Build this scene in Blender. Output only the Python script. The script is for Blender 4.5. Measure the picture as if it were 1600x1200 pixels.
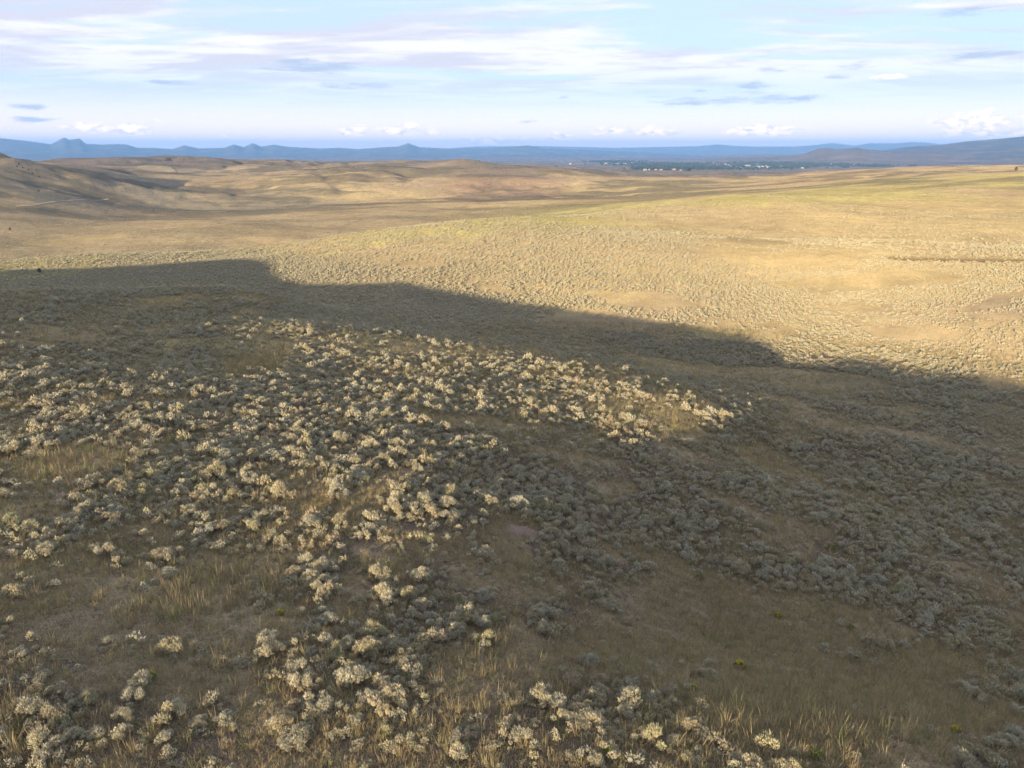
import bpy, math, random
import numpy as np
from mathutils import Vector

# ------------------------------------------------------------------ camera, sky, sun, exposure
for o in list(bpy.data.objects): bpy.data.objects.remove(o)
scene = bpy.context.scene
COL = scene.collection
F_PX, PITCH = 1111.0, math.radians(18.2)          # focal length in photo pixels (1600 wide), downward tilt
CP, SP = math.cos(PITCH), math.sin(PITCH)
CAM_Z = 16.0                                       # drone height above the ridge it hovers over
cam_d = bpy.data.cameras.new('camera'); cam = bpy.data.objects.new('camera', cam_d); COL.objects.link(cam)
cam_d.sensor_width = 36.0; cam_d.lens = F_PX/1600*36.0
cam_d.clip_start = 0.5; cam_d.clip_end = 200000.0
cam.location = (0, 0, CAM_Z); cam.rotation_euler = (math.pi/2-PITCH, 0, 0)
scene.camera = cam

SUN_EL, SUN_AZ = math.radians(9.0), math.radians(206.0)   # compass azimuth from +Y: behind the camera, to the left
SUN_DIR = Vector((math.sin(SUN_AZ)*math.cos(SUN_EL), math.cos(SUN_AZ)*math.cos(SUN_EL), math.sin(SUN_EL)))
EXPOSURE = 1.40
SUN_STRENGTH, SKY_STRENGTH = 5.0, 0.15
sun_d = bpy.data.lights.new('sun', 'SUN'); sun = bpy.data.objects.new('sun', sun_d); COL.objects.link(sun)
sun_d.energy = SUN_STRENGTH; sun_d.angle = math.radians(0.6); sun_d.color = (1.0, 0.78, 0.50)
sun.rotation_euler = (-SUN_DIR).to_track_quat('-Z', 'Y').to_euler()

scene.view_settings.view_transform = 'Standard'; scene.view_settings.look = 'None'
scene.view_settings.gamma = 1.0; scene.view_settings.use_curve_mapping = False
scene.view_settings.exposure = EXPOSURE
scene.render.engine = 'CYCLES'
scene.cycles.use_denoising = True; scene.cycles.denoiser = 'OPENIMAGEDENOISE'; scene.cycles.denoising_input_passes = 'RGB_ALBEDO_NORMAL'; scene.cycles.denoising_prefilter = 'FAST'
scene.cycles.max_bounces = 6; scene.cycles.diffuse_bounces = 3; scene.cycles.transparent_max_bounces = 4
scene.cycles.volume_bounces = 0; scene.cycles.glossy_bounces = 1
scene.cycles.use_adaptive_sampling = True; scene.cycles.adaptive_threshold = 0.02
scene.cycles.sample_clamp_indirect = 4.0

class NT:
    """short-hand for node trees"""
    def __init__(s, tree): s.t = tree; s.t.nodes.clear()
    def n(s, kind, props=None, **ins):
        nd = s.t.nodes.new(kind)
        for k, v in (props or {}).items(): setattr(nd, k, v)
        for k, v in ins.items():
            key = int(k[1:]) if k[0] == 'i' and k[1:].isdigit() else k.replace('_', ' ')
            sock = nd.inputs[key]
            if isinstance(v, bpy.types.NodeSocket): s.t.links.new(v, sock)
            elif v is not None: sock.default_value = v
        return nd
    def math(s, op, a, b=None, c=None, clamp=False):
        nd = s.t.nodes.new('ShaderNodeMath'); nd.operation = op; nd.use_clamp = clamp
        for i, v in enumerate((a, b, c)):
            if v is None: continue
            if isinstance(v, bpy.types.NodeSocket): s.t.links.new(v, nd.inputs[i])
            else: nd.inputs[i].default_value = v
        return nd.outputs[0]
    def vmath(s, op, a, b=None, scale=None):
        nd = s.t.nodes.new('ShaderNodeVectorMath'); nd.operation = op
        for i, v in enumerate((a, b)):
            if v is None: continue
            if isinstance(v, bpy.types.NodeSocket): s.t.links.new(v, nd.inputs[i])
            else: nd.inputs[i].default_value = v
        if scale is not None:
            if isinstance(scale, bpy.types.NodeSocket): s.t.links.new(scale, nd.inputs['Scale'])
            else: nd.inputs['Scale'].default_value = scale
        return nd.outputs['Value'] if op in ('LENGTH', 'DOT_PRODUCT') else nd.outputs[0]
    def mix(s, fac, a, b, blend='MIX'):
        nd = s.t.nodes.new('ShaderNodeMix'); nd.data_type = 'RGBA'; nd.blend_type = blend
        for sock, v in ((nd.inputs[0], fac), (nd.inputs[6], a), (nd.inputs[7], b)):
            if isinstance(v, bpy.types.NodeSocket): s.t.links.new(v, sock)
            else: sock.default_value = v if not isinstance(v, tuple) or len(v) == 4 else (*v, 1)
        return nd.outputs[2]
    def noise(s, vec, scale, detail=4, rough=.55, dist=0.0, out=0):
        nd = s.n('ShaderNodeTexNoise', None, Vector=vec, Scale=scale, Detail=detail, Roughness=rough, Distortion=dist)
        return nd.outputs[out]
    def step(s, v, lo, hi):
        nd = s.n('ShaderNodeMapRange', {'interpolation_type': 'SMOOTHSTEP'}, i0=v, i1=lo, i2=hi)
        return nd.outputs[0]
    def link(s, a, b): s.t.links.new(a, b)

# the sky: Nishita daylight plus layers of evening cloud, laid out by compass direction all round
def px_dir(u, v):
    up = 600.0-v
    x, y, z = u-800.0, F_PX*CP+up*SP, -F_PX*SP+up*CP
    return math.degrees(math.atan2(x, y)), math.degrees(math.atan2(z, math.hypot(x, y)))
def build_world():
    w = bpy.data.worlds.new('World'); scene.world = w; w.use_nodes = True
    N = NT(w.node_tree)
    d = N.n('ShaderNodeTexCoord').outputs['Generated']
    sky = N.n('ShaderNodeTexSky', {'sky_type': 'NISHITA', 'sun_disc': False, 'sun_elevation': SUN_EL, 'sun_rotation': SUN_AZ,
                                   'altitude': 1900.0, 'air_density': 1.0, 'dust_density': 0.6, 'ozone_density': 1.5})
    sep = N.n('ShaderNodeSeparateXYZ', None, Vector=d)
    X, Y, Z = sep.outputs
    az = N.math('MULTIPLY', N.math('ARCTAN2', X, Y), 57.29578)
    el = N.math('MULTIPLY', N.math('ARCSINE', Z), 57.29578)
    # everything is brightened by thin high cloud that covers the whole sky
    base = N.vmath('SCALE', sky.outputs[0], None, SKY_GAIN)
    milk = N.mix(0.75, base, MILK)
    # high cloud sheet, streaks drawn out across the view
    zz = N.math('ADD', N.math('MAXIMUM', Z, 0.0), 0.045)
    comb = N.n('ShaderNodeCombineXYZ', None, X=N.math('DIVIDE', X, zz), Y=N.math('DIVIDE', Y, zz), Z=0.0).outputs[0]
    rot = N.n('ShaderNodeMapping', None, Vector=comb, Rotation=(0, 0, math.radians(8)), Scale=(0.42, 0.8, 1), Location=(CLX, CLY, 0)).outputs[0]
    warp = N.vmath('ADD', rot, N.vmath('SCALE', N.noise(rot, 1.1, 3, .5, 0, 1), None, 0.9))
    sheet = N.noise(warp, 0.85, 9, .6)
    streak = N.noise(N.n('ShaderNodeMapping', None, Vector=warp, Scale=(0.5, 1.6, 1), Location=(7.3, 1.1, 0)).outputs[0], 1.1, 6, .58)
    cover = N.step(N.math('ADD', N.math('MULTIPLY', sheet, .72), N.math('MULTIPLY', streak, .36)), 0.43, 0.56)
    lowfade = N.step(el, 2.0, 6.5)
    cover = N.math('MULTIPLY', cover, lowfade)
    tone = N.noise(warp, 1.5, 8, .62)
    ccol = N.mix(N.step(tone, .40, .58), C_WHITE, C_GREY)
    c1 = N.mix(N.math('MULTIPLY', cover, .9), milk, ccol)
    # pinkish evening band low down
    c1 = N.mix(N.math('MULTIPLY', N.math('SUBTRACT', 1.0, N.step(el, 0.2, 4.5)), 0.85), c1, C_PINK)
    # single clouds: (u, v, half width px, half height px, kind)
    v3 = N.n('ShaderNodeCombineXYZ', None, X=az, Y=N.math('MULTIPLY', el, 2.2), Z=0.0).outputs[0]
    vs_ = N.n('ShaderNodeCombineXYZ', None, X=N.math('MULTIPLY', az, .7), Y=N.math('MULTIPLY', el, 5.0), Z=3.0).outputs[0]
    nz = N.noise(v3, 0.55, 6, .62); nzs = N.noise(vs_, 0.55, 8, .66); nz2 = N.noise(v3, 1.4, 5, .6)
    def blob(lst, edge, flat, nz):
        acc = None
        for (u, v, rw, rh) in lst:
            a0, e0 = px_dir(u, v); ra, re = rw/1111*57.3, rh/1111*57.3
            da = N.math('DIVIDE', N.math('SUBTRACT', az, a0), ra)
            de = N.math('DIVIDE', N.math('SUBTRACT', el, e0), re)
            if flat:                                   # flat base: squash what lies below the centre
                de = N.math('MAXIMUM', de, N.math('MULTIPLY', de, -2.2))
            q = N.math('SUBTRACT', 1.0, N.math('ADD', N.math('MULTIPLY', da, da), N.math('MULTIPLY', de, de)))
            acc = q if acc is None else N.math('MAXIMUM', acc, q)
        acc = N.math('MAXIMUM', acc, -1.5)
        return N.math('ADD', acc, N.math('MULTIPLY', N.math('SUBTRACT', nz, .5), edge))
    gray = blob(GREY_CLOUDS, 5.5, False, nzs)
    c1 = N.mix(N.math('MULTIPLY', N.step(gray, 0.0, 1.6), .8), c1, C_SLATE)
    cum = blob(CUMULUS, 4.4, True, nz)
    shade = N.mix(N.step(N.math('ADD', nz2, N.math('MULTIPLY', nz, .5)), .62, .86), C_CUMSHADE, C_CUMLIT)
    c1 = N.mix(N.math('MULTIPLY', N.step(cum, 0.0, 1.4), .8), c1, shade)
    bg = N.n('ShaderNodeBackground', None, Color=c1, Strength=SKY_STRENGTH)
    out = N.n('ShaderNodeOutputWorld'); N.link(bg.outputs[0], out.inputs['Surface'])
SKY_GAIN = 0.5
CLX, CLY = 3.7, 9.2
MILK = (1.95, 2.38, 3.05); C_WHITE = (2.95, 2.85, 2.95); C_GREY = (2.1, 2.06, 2.35); C_PINK = (4.9, 3.8, 3.3)
C_SLATE = (1.35, 1.65, 2.2); C_CUMLIT = (6.2, 4.7, 4.0); C_CUMSHADE = (2.5, 2.4, 2.8)
GREY_CLOUDS = [(1130, 156, 125, 9), (1178, 137, 26, 9), (1208, 110, 30, 5), (1335, 101, 32, 6), (1528, 87, 52, 6), (480, 105, 85, 12), (265, 128, 40, 3),
               (555, 134, 70, 6), (52, 186, 30, 5), (40, 168, 24, 5), (820, 190, 20, 4), (1095, 141, 14, 3), (1310, 119, 20, 4), (1250, 154, 22, 3), (880, 152, 12, 3), (1520, 17, 60, 6)]
CUMULUS = [(175, 204, 80, 14), (555, 207, 26, 15), (635, 207, 55, 17), (960, 208, 42, 12), (1030, 209, 50, 12), (760, 222, 90, 10), (1195, 206, 60, 14),
           (1530, 192, 70, 15), (1590, 208, 120, 14), (870, 216, 30, 9), (352, 216, 8, 9), (1390, 121, 26, 4)]
build_world()
# ------------------------------------------------------------------ the land: one height field, modelled from surveyed points
rng = np.random.default_rng(11); random.seed(11)
def ray(u, v):
    up = 600.0-v
    return u-800.0, F_PX*CP+up*SP, -F_PX*SP+up*CP
def P(u, v, r):                                    # point seen in direction (u, v) at ground distance r -> azimuth, ln r, z below the drone
    x, y, z = ray(u, v); return (math.atan2(x, y), math.log(r), r*z/math.hypot(x, y))
def Q(azd, r, z): return (math.radians(azd), math.log(r), z)
PTS = []
for a in range(-180, 181, 30):
    PTS += [Q(a, 4, -15.0), Q(a, 9, -15.0)]
for a, s in ((-180, 0), (180, 0), (-150, 0), (150, -1), (120, -3), (-120, 1)):
    PTS += [Q(a, 25, -16.3+s*.5), Q(a, 60, -17.5+s), Q(a, 150, -22+s*2), Q(a, 400, -32+s*2), Q(a, 1500, -55), Q(a, 5000, -85), Q(a, 14000, -100), Q(a, 46000, -140)]
PTS += [Q(80, 60, -24), Q(80, 150, -28), Q(80, 400, -24), Q(80, 1500, -40), Q(80, 5000, -90), Q(80, 14000, -100), Q(80, 46000, -140)]
PTS += [Q(-85, 25, -15), Q(-85, 60, -14.2), Q(-75, 150, -12.5), Q(-80, 300, -17), Q(-70, 1500, -30), Q(-75, 5000, -80), Q(-75, 14000, -100), Q(-80, 46000, -140)]
PTS += [Q(-40, 101, -14.5), Q(-44.5, 117, -16.3), Q(-52, 143, -11.8), Q(-53, 160, -10.5), Q(-57, 198, -17.5), Q(-62, 180, -15.5), Q(-58, 225, -19), Q(-69, 195, -15.5), Q(-50, 260, -26), Q(-45, 500, -45), Q(-48, 1000, -14), Q(-50, 2500, -30)]
# left foreground
PTS += [P(0, 1150, 20.5), P(0, 900, 30), P(0, 700, 45), P(0, 600, 57.5), P(0, 530, 73)]
PTS += [P(400, 1150, 17.1), P(400, 900, 26.9), P(400, 700, 42), P(250, 780, 35.4), P(400, 570, 65.6), P(300, 560, 68.5), P(150, 520, 78.5), P(200, 600, 56.5)]
PTS += [P(800, 1150, 15.2), P(1100, 1150, 16.2), P(800, 900, 26), P(850, 950, 23.5), P(800, 700, 42.6), P(800, 600, 60), P(620, 620, 53.5), P(620, 850, 27.9), P(780, 800, 32.2)]
# spur crest and the ridge beyond it
PTS += [P(430, 510, 84), P(560, 531, 78), P(680, 546, 73), P(800, 571, 67), P(1000, 614, 60.5), P(1130, 650, 61.0)]
PTS += [P(0, 480, 98), P(150, 471, 107), P(280, 460, 118), P(370, 450, 130), P(330, 497, 98.5), P(440, 478, 148)]
PTS += [P(100, 456, 172), P(0, 462, 165), P(250, 440, 195)]
PTS += [P(0, 430, 214), P(150, 400, 250), P(235, 397, 258), P(330, 412, 222), P(400, 430, 190)]
# right foreground, shaded slope
PTS += [P(1100, 1000, 26), P(1000, 800, 39), P(1400, 1000, 31), P(1400, 1150, 18.8), P(1600, 1150, 23), P(1600, 1000, 36.5), P(1600, 800, 60), P(1600, 700, 81),
        P(1400, 700, 68.5), P(1200, 700, 60), P(1200, 800, 41), P(1200, 600, 93), P(1200, 540, 120), P(1400, 560, 122), P(1400, 610, 98), P(1600, 610, 114), Q(75, 22, -14.4), Q(45, 13, -14.7), Q(100, 30, -15.2)]
# valley floor
PTS += [P(800, 522, 113), P(800, 472, 149), P(1000, 490, 138), P(1000, 540, 112), P(600, 470, 150), P(600, 505, 119), P(450, 398, 240), P(560, 420, 190), P(650, 440, 166), P(500, 440, 172)]
# the hill across the valley
PTS += [P(1600, 500, 149), P(1600, 405, 226), P(1600, 340, 372), P(1600, 297, 560), P(1350, 400, 213), P(1300, 340, 330), P(1300, 312, 430), P(1330, 296, 545),
        P(1000, 450, 162), P(1000, 400, 201), P(1000, 360, 262), P(1000, 323, 368), P(1130, 306, 450), P(900, 332, 330), P(800, 400, 200), P(800, 341, 300), P(700, 351, 280),
        P(600, 400, 205), P(600, 364, 262), P(520, 376, 255), P(1450, 340, 345), P(1200, 370, 262), P(1200, 440, 182), P(1450, 470, 163)]
PTS += [Q(36, 690, -27), Q(20, 690, -36), Q(12, 560, -42), Q(5, 480, -45), Q(0, 400, -40), Q(-6, 340, -40), Q(-12, 330, -42), Q(-20, 330, -43), Q(-28, 345, -42), Q(-34, 330, -41)]
PTS += [P(1600, 272, 850), P(1480, 279, 840), P(1366, 287, 830), P(1600, 265, 1650), P(1350, 263, 1650), P(1200, 272, 1500), P(1100, 282, 1350), P(1450, 270, 1250)]
# basin to the left and the rolling country behind
PTS += [P(100, 372, 520), P(350, 370, 475), P(500, 346, 580), P(300, 340, 700), P(100, 330, 790), P(640, 335, 640), P(400, 305, 1150), P(0, 345, 640)]
PTS += [P(0, 249, 1050), P(60, 272, 1020), P(130, 308, 930), P(0, 300, 860), P(190, 300, 1150), P(230, 262, 2000), P(300, 283, 1600), P(450, 262, 2200), P(420, 285, 1560), P(500, 300, 1100),
        P(540, 290, 1300), P(640, 265, 2000), P(700, 306, 950), P(690, 285, 1500), P(765, 283, 1250), P(775, 301, 1010), P(840, 312, 860), P(900, 310, 880), P(900, 285, 1450), P(950, 270, 2150), P(1000, 282, 1600), P(820, 272, 2000), P(560, 272, 1900)]
PTS += [Q(a, 3000, -84) for a in (-35, -22, -10, 0, 10, 20, 30, 40)] + [Q(a, 3700, -92) for a in (-20, 0, 10, 20, 30)] + [Q(a, 6000, -100) for a in (-40, -20, 0, 20, 40)]
PTS += [Q(a, 12000, -112) for a in (-40, -20, 0, 20, 40)] + [Q(a, 25000, -125) for a in (-40, 0, 40)] + [Q(a, 46000, -140) for a in (-40, 0, 40)]
def tps_fit(p):
    A = np.array([[a, l] for a, l, z in p]); r_ = np.exp(A[:, 1])
    val = np.array([z for *_, z in p])/ (6+r_**0.72)     # work in scaled relief so far and near points weigh alike
    n = len(p); D = np.sqrt(((A[:, None]-A[None])**2).sum(-1))
    K = np.where(D > 0, D**2*np.log(D+1e-12), 0)+np.eye(n)*2e-4
    Pm = np.c_[np.ones(n), A]
    M = np.block([[K, Pm], [Pm.T, np.zeros((3, 3))]])
    return A, np.linalg.solve(M, np.r_[val, 0, 0, 0])
TA, TW = tps_fit(PTS)
def tps(az, lr):
    out = np.empty(az.size); az = az.ravel(); lr = lr.ravel()
    for i in range(0, az.size, 20000):
        a, l = az[i:i+20000], lr[i:i+20000]
        D2 = (a[:, None]-TA[:, 0])**2+(l[:, None]-TA[:, 1])**2
        out[i:i+20000] = (0.5*D2*np.log(D2+1e-20))@TW[:-3]+TW[-3]+TW[-2]*a+TW[-1]*l
    return out*(6+np.exp(lr)**0.72)
_perm = np.random.default_rng(5).random((256, 256)).astype(np.float32)
def vnoise(x, y):
    xi, yi = np.floor(x).astype(int), np.floor(y).astype(int); fx, fy = x-xi, y-yi
    fx = fx*fx*fx*(fx*(fx*6-15)+10); fy = fy*fy*fy*(fy*(fy*6-15)+10)
    g = lambda i, j: _perm[i & 255, j & 255]
    return (g(xi, yi)*(1-fx)+g(xi+1, yi)*fx)*(1-fy)+(g(xi, yi+1)*(1-fx)+g(xi+1, yi+1)*fx)*fy
def fbm(x, y, lam, octv=4, gain=.5, seed=0):
    s, a, t = 0, 1.0, 0; ca, sa = math.cos(.6), math.sin(.6)
    x, y = x/lam+17.3*seed, y/lam-9.1*seed
    for _ in range(octv):
        s = s+a*(vnoise(x, y)-.5); t += a; a *= gain
        x, y = (x*ca-y*sa)*2.03+3.7, (x*sa+y*ca)*2.03-1.9
    return s/t*2
def sstep(v, a, b):
    t = np.clip((v-a)/(b-a), 0, 1); return t*t*(3-2*t)
# gully that cuts the foot of the far hill
GULLY = [P(u, v, r)[:2] for u, v, r in ((1330, 402, 212), (1400, 408, 212), (1470, 409, 213), (1540, 409, 216), (1600, 410, 219), (1700, 414, 224), (1800, 420, 228))]
GUL = np.array([(math.exp(l)*math.sin(a), math.exp(l)*math.cos(a)) for a, l in GULLY])[1:]
def poly_dist(x, y, pl):
    best = np.full(x.shape, 1e9)
    for (x0, y0), (x1, y1) in zip(pl[:-1], pl[1:]):
        dx, dy = x1-x0, y1-y0; t = np.clip(((x-x0)*dx+(y-y0)*dy)/(dx*dx+dy*dy), 0, 1)
        best = np.minimum(best, np.hypot(x-x0-t*dx, y-y0-t*dy))
    return best
def height_raw(az, lr):
    r = np.exp(lr); x, y = r*np.sin(az), r*np.cos(az)
    z = tps(az, lr).reshape(az.shape)
    z = z+0.22*fbm(x, y, 9, 4, .5, 1)*sstep(r, 2, 20)
    z = z+3.2*fbm(x, y, 85, 3, .42, 2)*sstep(r, 140, 240)*(1-.5*sstep(r, 500, 900))
    hills = sstep(r, 450, 1100)
    z = z+hills*(4.0*fbm(x, y, 160, 4, .5, 3)+(38.0-24.0*sstep(az, -.1, .35))*fbm(x, y, 780, 4, .45, 4)*sstep(r, 800, 1400)+8.0*fbm(x, y, 190, 3, .5, 12)*(1-sstep(az, .05, .2)))*(1-.6*sstep(r, 2600, 3400))
    n = fbm(x, y, 260, 5, .55, 6)                          # dry washes
    z = z-hills*5.0*np.exp(-(n/.09)**2)*sstep(r, 700, 1200)*(1-sstep(r, 2400, 3000))
    z = z+sstep(r, 4500, 9000)*14*fbm(x, y, 2500, 4, .5, 7)
    g = poly_dist(x+.8*fbm(x, y, 14, 2, .5, 9), y+1.6*fbm(x, y, 22, 3, .5, 8), GUL)
    z = z-2.4*np.exp(-(g/1.5)**2)*(r < 400)
    return z
AZ = np.radians(np.r_[np.arange(-180, -60, 4.0), np.arange(-60, -42, 1.0), np.linspace(-42, 42, 640), np.arange(43, 60, 1.0), np.arange(60, 180, 4.0)])
LR = np.r_[np.linspace(math.log(4), math.log(60), 190, endpoint=False), np.linspace(math.log(60), math.log(196), 150, endpoint=False), np.linspace(math.log(196), math.log(236), 80, endpoint=False), np.linspace(math.log(236), math.log(600), 110, endpoint=False),
           np.linspace(math.log(600), math.log(6000), 190, endpoint=False), np.linspace(math.log(6000), math.log(25500), 50)]
GA, GL = np.meshgrid(AZ, LR, indexing='ij')
GZ = height_raw(GA, GL)
GX, GY = np.exp(GL)*np.sin(GA), np.exp(GL)*np.cos(GA)
def ground(x, y):                                  # bilinear look-up on the same grid, relative to the drone
    x = np.asarray(x, float); y = np.asarray(y, float)
    az = np.arctan2(x, y); lr = np.log(np.maximum(np.hypot(x, y), 4.01))
    i = np.clip(np.searchsorted(AZ, az)-1, 0, len(AZ)-2); j = np.clip(np.searchsorted(LR, lr)-1, 0, len(LR)-2)
    fa = np.clip((az-AZ[i])/(AZ[i+1]-AZ[i]), 0, 1); fl = np.clip((lr-LR[j])/(LR[j+1]-LR[j]), 0, 1)
    return (GZ[i, j]*(1-fa)+GZ[i+1, j]*fa)*(1-fl)+(GZ[i, j+1]*(1-fa)+GZ[i+1, j+1]*fa)*fl
def project(x, y, z):                              # world (z relative to the drone) -> photo pixel
    yc = y*CP-z*SP; up = y*SP+z*CP
    yc = np.where(yc < .1, .1, yc)
    return 800+F_PX*x/yc, 600-F_PX*up/yc
def at(u, v, rmin=6, rmax=6000):                   # first ground point in the direction of a photo pixel
    x, y, z = ray(u, v); h = math.hypot(x, y)
    r = np.exp(np.linspace(math.log(rmin), math.log(rmax), 3000))
    d = r*z/h-ground(r*x/h, r*y/h)
    k = np.argmax(d < 0) if (d < 0).any() else len(r)-1
    return r[k]*x/h, r[k]*y/h
def sunlit(x, y, z, rmax=420):                     # is the point clear of the land towards the sun?
    lit = np.ones(np.shape(x), bool)
    sx, sy, t = SUN_DIR.x/math.cos(SUN_EL), SUN_DIR.y/math.cos(SUN_EL), math.tan(SUN_EL)
    for d in np.r_[np.arange(1, 40, 1.5), np.arange(40, rmax, 5)]:
        lit &= ground(x+sx*d, y+sy*d) < z+t*d
    return lit
def occluded(x, y, z):                             # hidden from the drone by land in front?
    occ = np.zeros(np.shape(x), bool)
    for f in np.linspace(.05, .985, 60): occ |= ground(x*f, y*f) > z*f
    return occ
# land cover: dry grass, straw, sage flats and soil, surveyed like the heights (true surface colours)
STRAW, GOLD, GREENY, RUST, SAGEY, BROWN, DUN, GREYB = (.43, .345, .205), (.45, .365, .20), (.43, .385, .17), (.41, .33, .205), (.30, .26, .18), (.29, .232, .158), (.37, .30, .195), (.20, .165, .135)
COV = [(0, 1150, BROWN), (200, 1000, BROWN), (400, 1150, BROWN), (800, 1150, BROWN), (1200, 1150, DUN), (1600, 1150, BROWN), (1100, 980, BROWN), (1500, 950, BROWN), (300, 930, DUN), (120, 730, STRAW), (400, 570, GOLD),
       (0, 600, BROWN), (600, 780, BROWN), (800, 620, DUN), (1000, 640, STRAW), (300, 680, BROWN), (1200, 780, BROWN), (1500, 750, BROWN), (1200, 620, DUN), (950, 510, DUN), (700, 480, SAGEY), (1500, 620, SAGEY),
       (260, 465, GOLD), (100, 470, SAGEY), (200, 430, SAGEY), (100, 398, STRAW), (20, 415, GREENY), (400, 430, SAGEY), (480, 420, SAGEY),
       (700, 430, STRAW), (900, 450, GOLD), (1100, 480, STRAW), (1200, 520, GOLD), (1400, 560, STRAW), (1550, 520, STRAW), (1580, 480, DUN), (1350, 450, GOLD), (1200, 400, GOLD), (1500, 440, GOLD), (1000, 380, STRAW), (800, 380, STRAW), (600, 400, STRAW),
       (600, 368, GREENY), (700, 354, GREENY), (800, 345, GREENY), (950, 328, GREENY), (1100, 312, GREENY), (520, 380, GOLD), (1400, 380, GOLD), (1500, 330, GOLD), (1300, 340, GOLD), (1150, 340, STRAW), (1350, 300, GREENY), (1550, 300, STRAW), (1500, 282, GREENY), (1580, 276, GREENY),
       (1250, 280, STRAW), (1400, 270, RUST), (1550, 268, RUST), (1150, 290, STRAW),
       (50, 380, GOLD), (200, 375, RUST), (350, 372, STRAW), (100, 355, RUST), (300, 350, STRAW), (200, 330, DUN), (400, 340, RUST), (550, 345, RUST), (330, 330, SAGEY), (450, 325, SAGEY), (150, 300, DUN), (250, 300, SAGEY), (350, 300, DUN), (450, 285, GOLD), (600, 300, GOLD), (620, 280, DUN), (20, 300, STRAW), (60, 270, DUN), (770, 293, (.25, .18, .13)), (795, 305, (.22, .165, .125)), (735, 312, (.27, .195, .135)),
       (680, 320, STRAW), (750, 300, RUST), (850, 315, GOLD), (950, 295, GOLD), (1000, 310, GOLD), (900, 275, DUN), (800, 268, GREYB), (600, 262, GREYB), (400, 262, DUN), (300, 258, GREYB), (200, 265, DUN), (100, 255, GREYB)]
def cover_fit():
    a, l, c = [], [], []
    for u, v, col in COV:
        x, y = at(u, v); a.append(math.atan2(x, y)); l.append(math.log(math.hypot(x, y))); c.append(col)
    for azd in (-180, -120, -60, 60, 120, 180):
        for r, col in ((10, BROWN), (60, DUN), (200, STRAW), (800, DUN)): a.append(math.radians(azd)); l.append(math.log(r)); c.append(col)
    for azd in (-180, -120, -60, -30, -10, 10, 30, 60, 120, 180):
        for r in (2800, 4500, 9000, 25000): a.append(math.radians(azd)); l.append(math.log(r)); c.append(GREYB)
    return np.array(a), np.array(l), np.array(c)
CA, CL, CC = cover_fit()
def cover(az, lr):
    shp = az.shape; az = az.ravel(); lr = lr.ravel(); out = np.empty((az.size, 3), np.float32)
    x, y = np.exp(lr)*np.sin(az), np.exp(lr)*np.cos(az)
    jit = .03; az = az+jit*(vnoise(az*30, lr*30)-.5)*2; lr = lr+.07*(vnoise(az*24+50, lr*24)-.5)*2
    for i in range(0, az.size, 20000):
        D2 = (az[i:i+20000, None]-CA)**2+(lr[i:i+20000, None]-CL)**2
        w = 1/(D2+.0006)**2
        out[i:i+20000] = (w@CC)/w.sum(1)[:, None]
    return out.reshape(*shp, 3)

def new_mesh(name, verts, faces_flat, nper, smooth=True):
    me = bpy.data.meshes.new(name); nf = len(faces_flat)//nper
    me.vertices.add(len(verts)); me.vertices.foreach_set('co', np.asarray(verts, np.float32).ravel())
    me.loops.add(len(faces_flat)); me.loops.foreach_set('vertex_index', np.asarray(faces_flat, np.int32))
    me.polygons.add(nf); me.polygons.foreach_set('loop_start', np.arange(0, nf*nper, nper, dtype=np.int32))
    if smooth: me.polygons.foreach_set('use_smooth', np.ones(nf, bool))
    me.update(calc_edges=True); me.validate()
    return me
def add_col(me, name, cols):
    at_ = me.color_attributes.new(name, 'FLOAT_COLOR', 'POINT')
    c = np.ones((len(me.vertices), 4), np.float32); c[:, :3] = cols; at_.data.foreach_set('color', c.ravel())
def link(o, parent=None):
    COL.objects.link(o)
    if parent: o.parent = parent
    return o
def tag(o, label=None, cat=None, group=None, kind=None):
    for k, v in (('label', label), ('category', cat), ('group', group), ('kind', kind)):
        if v: o[k] = v
    return o
def grid_faces(na, nl, wrap=False):
    i, j = np.meshgrid(np.arange(na-1+(1 if wrap else 0)), np.arange(nl-1), indexing='ij')
    i2 = (i+1) % na
    return np.stack([i*nl+j, i*nl+j+1, i2*nl+j+1, i2*nl+j], -1).reshape(-1)

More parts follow.
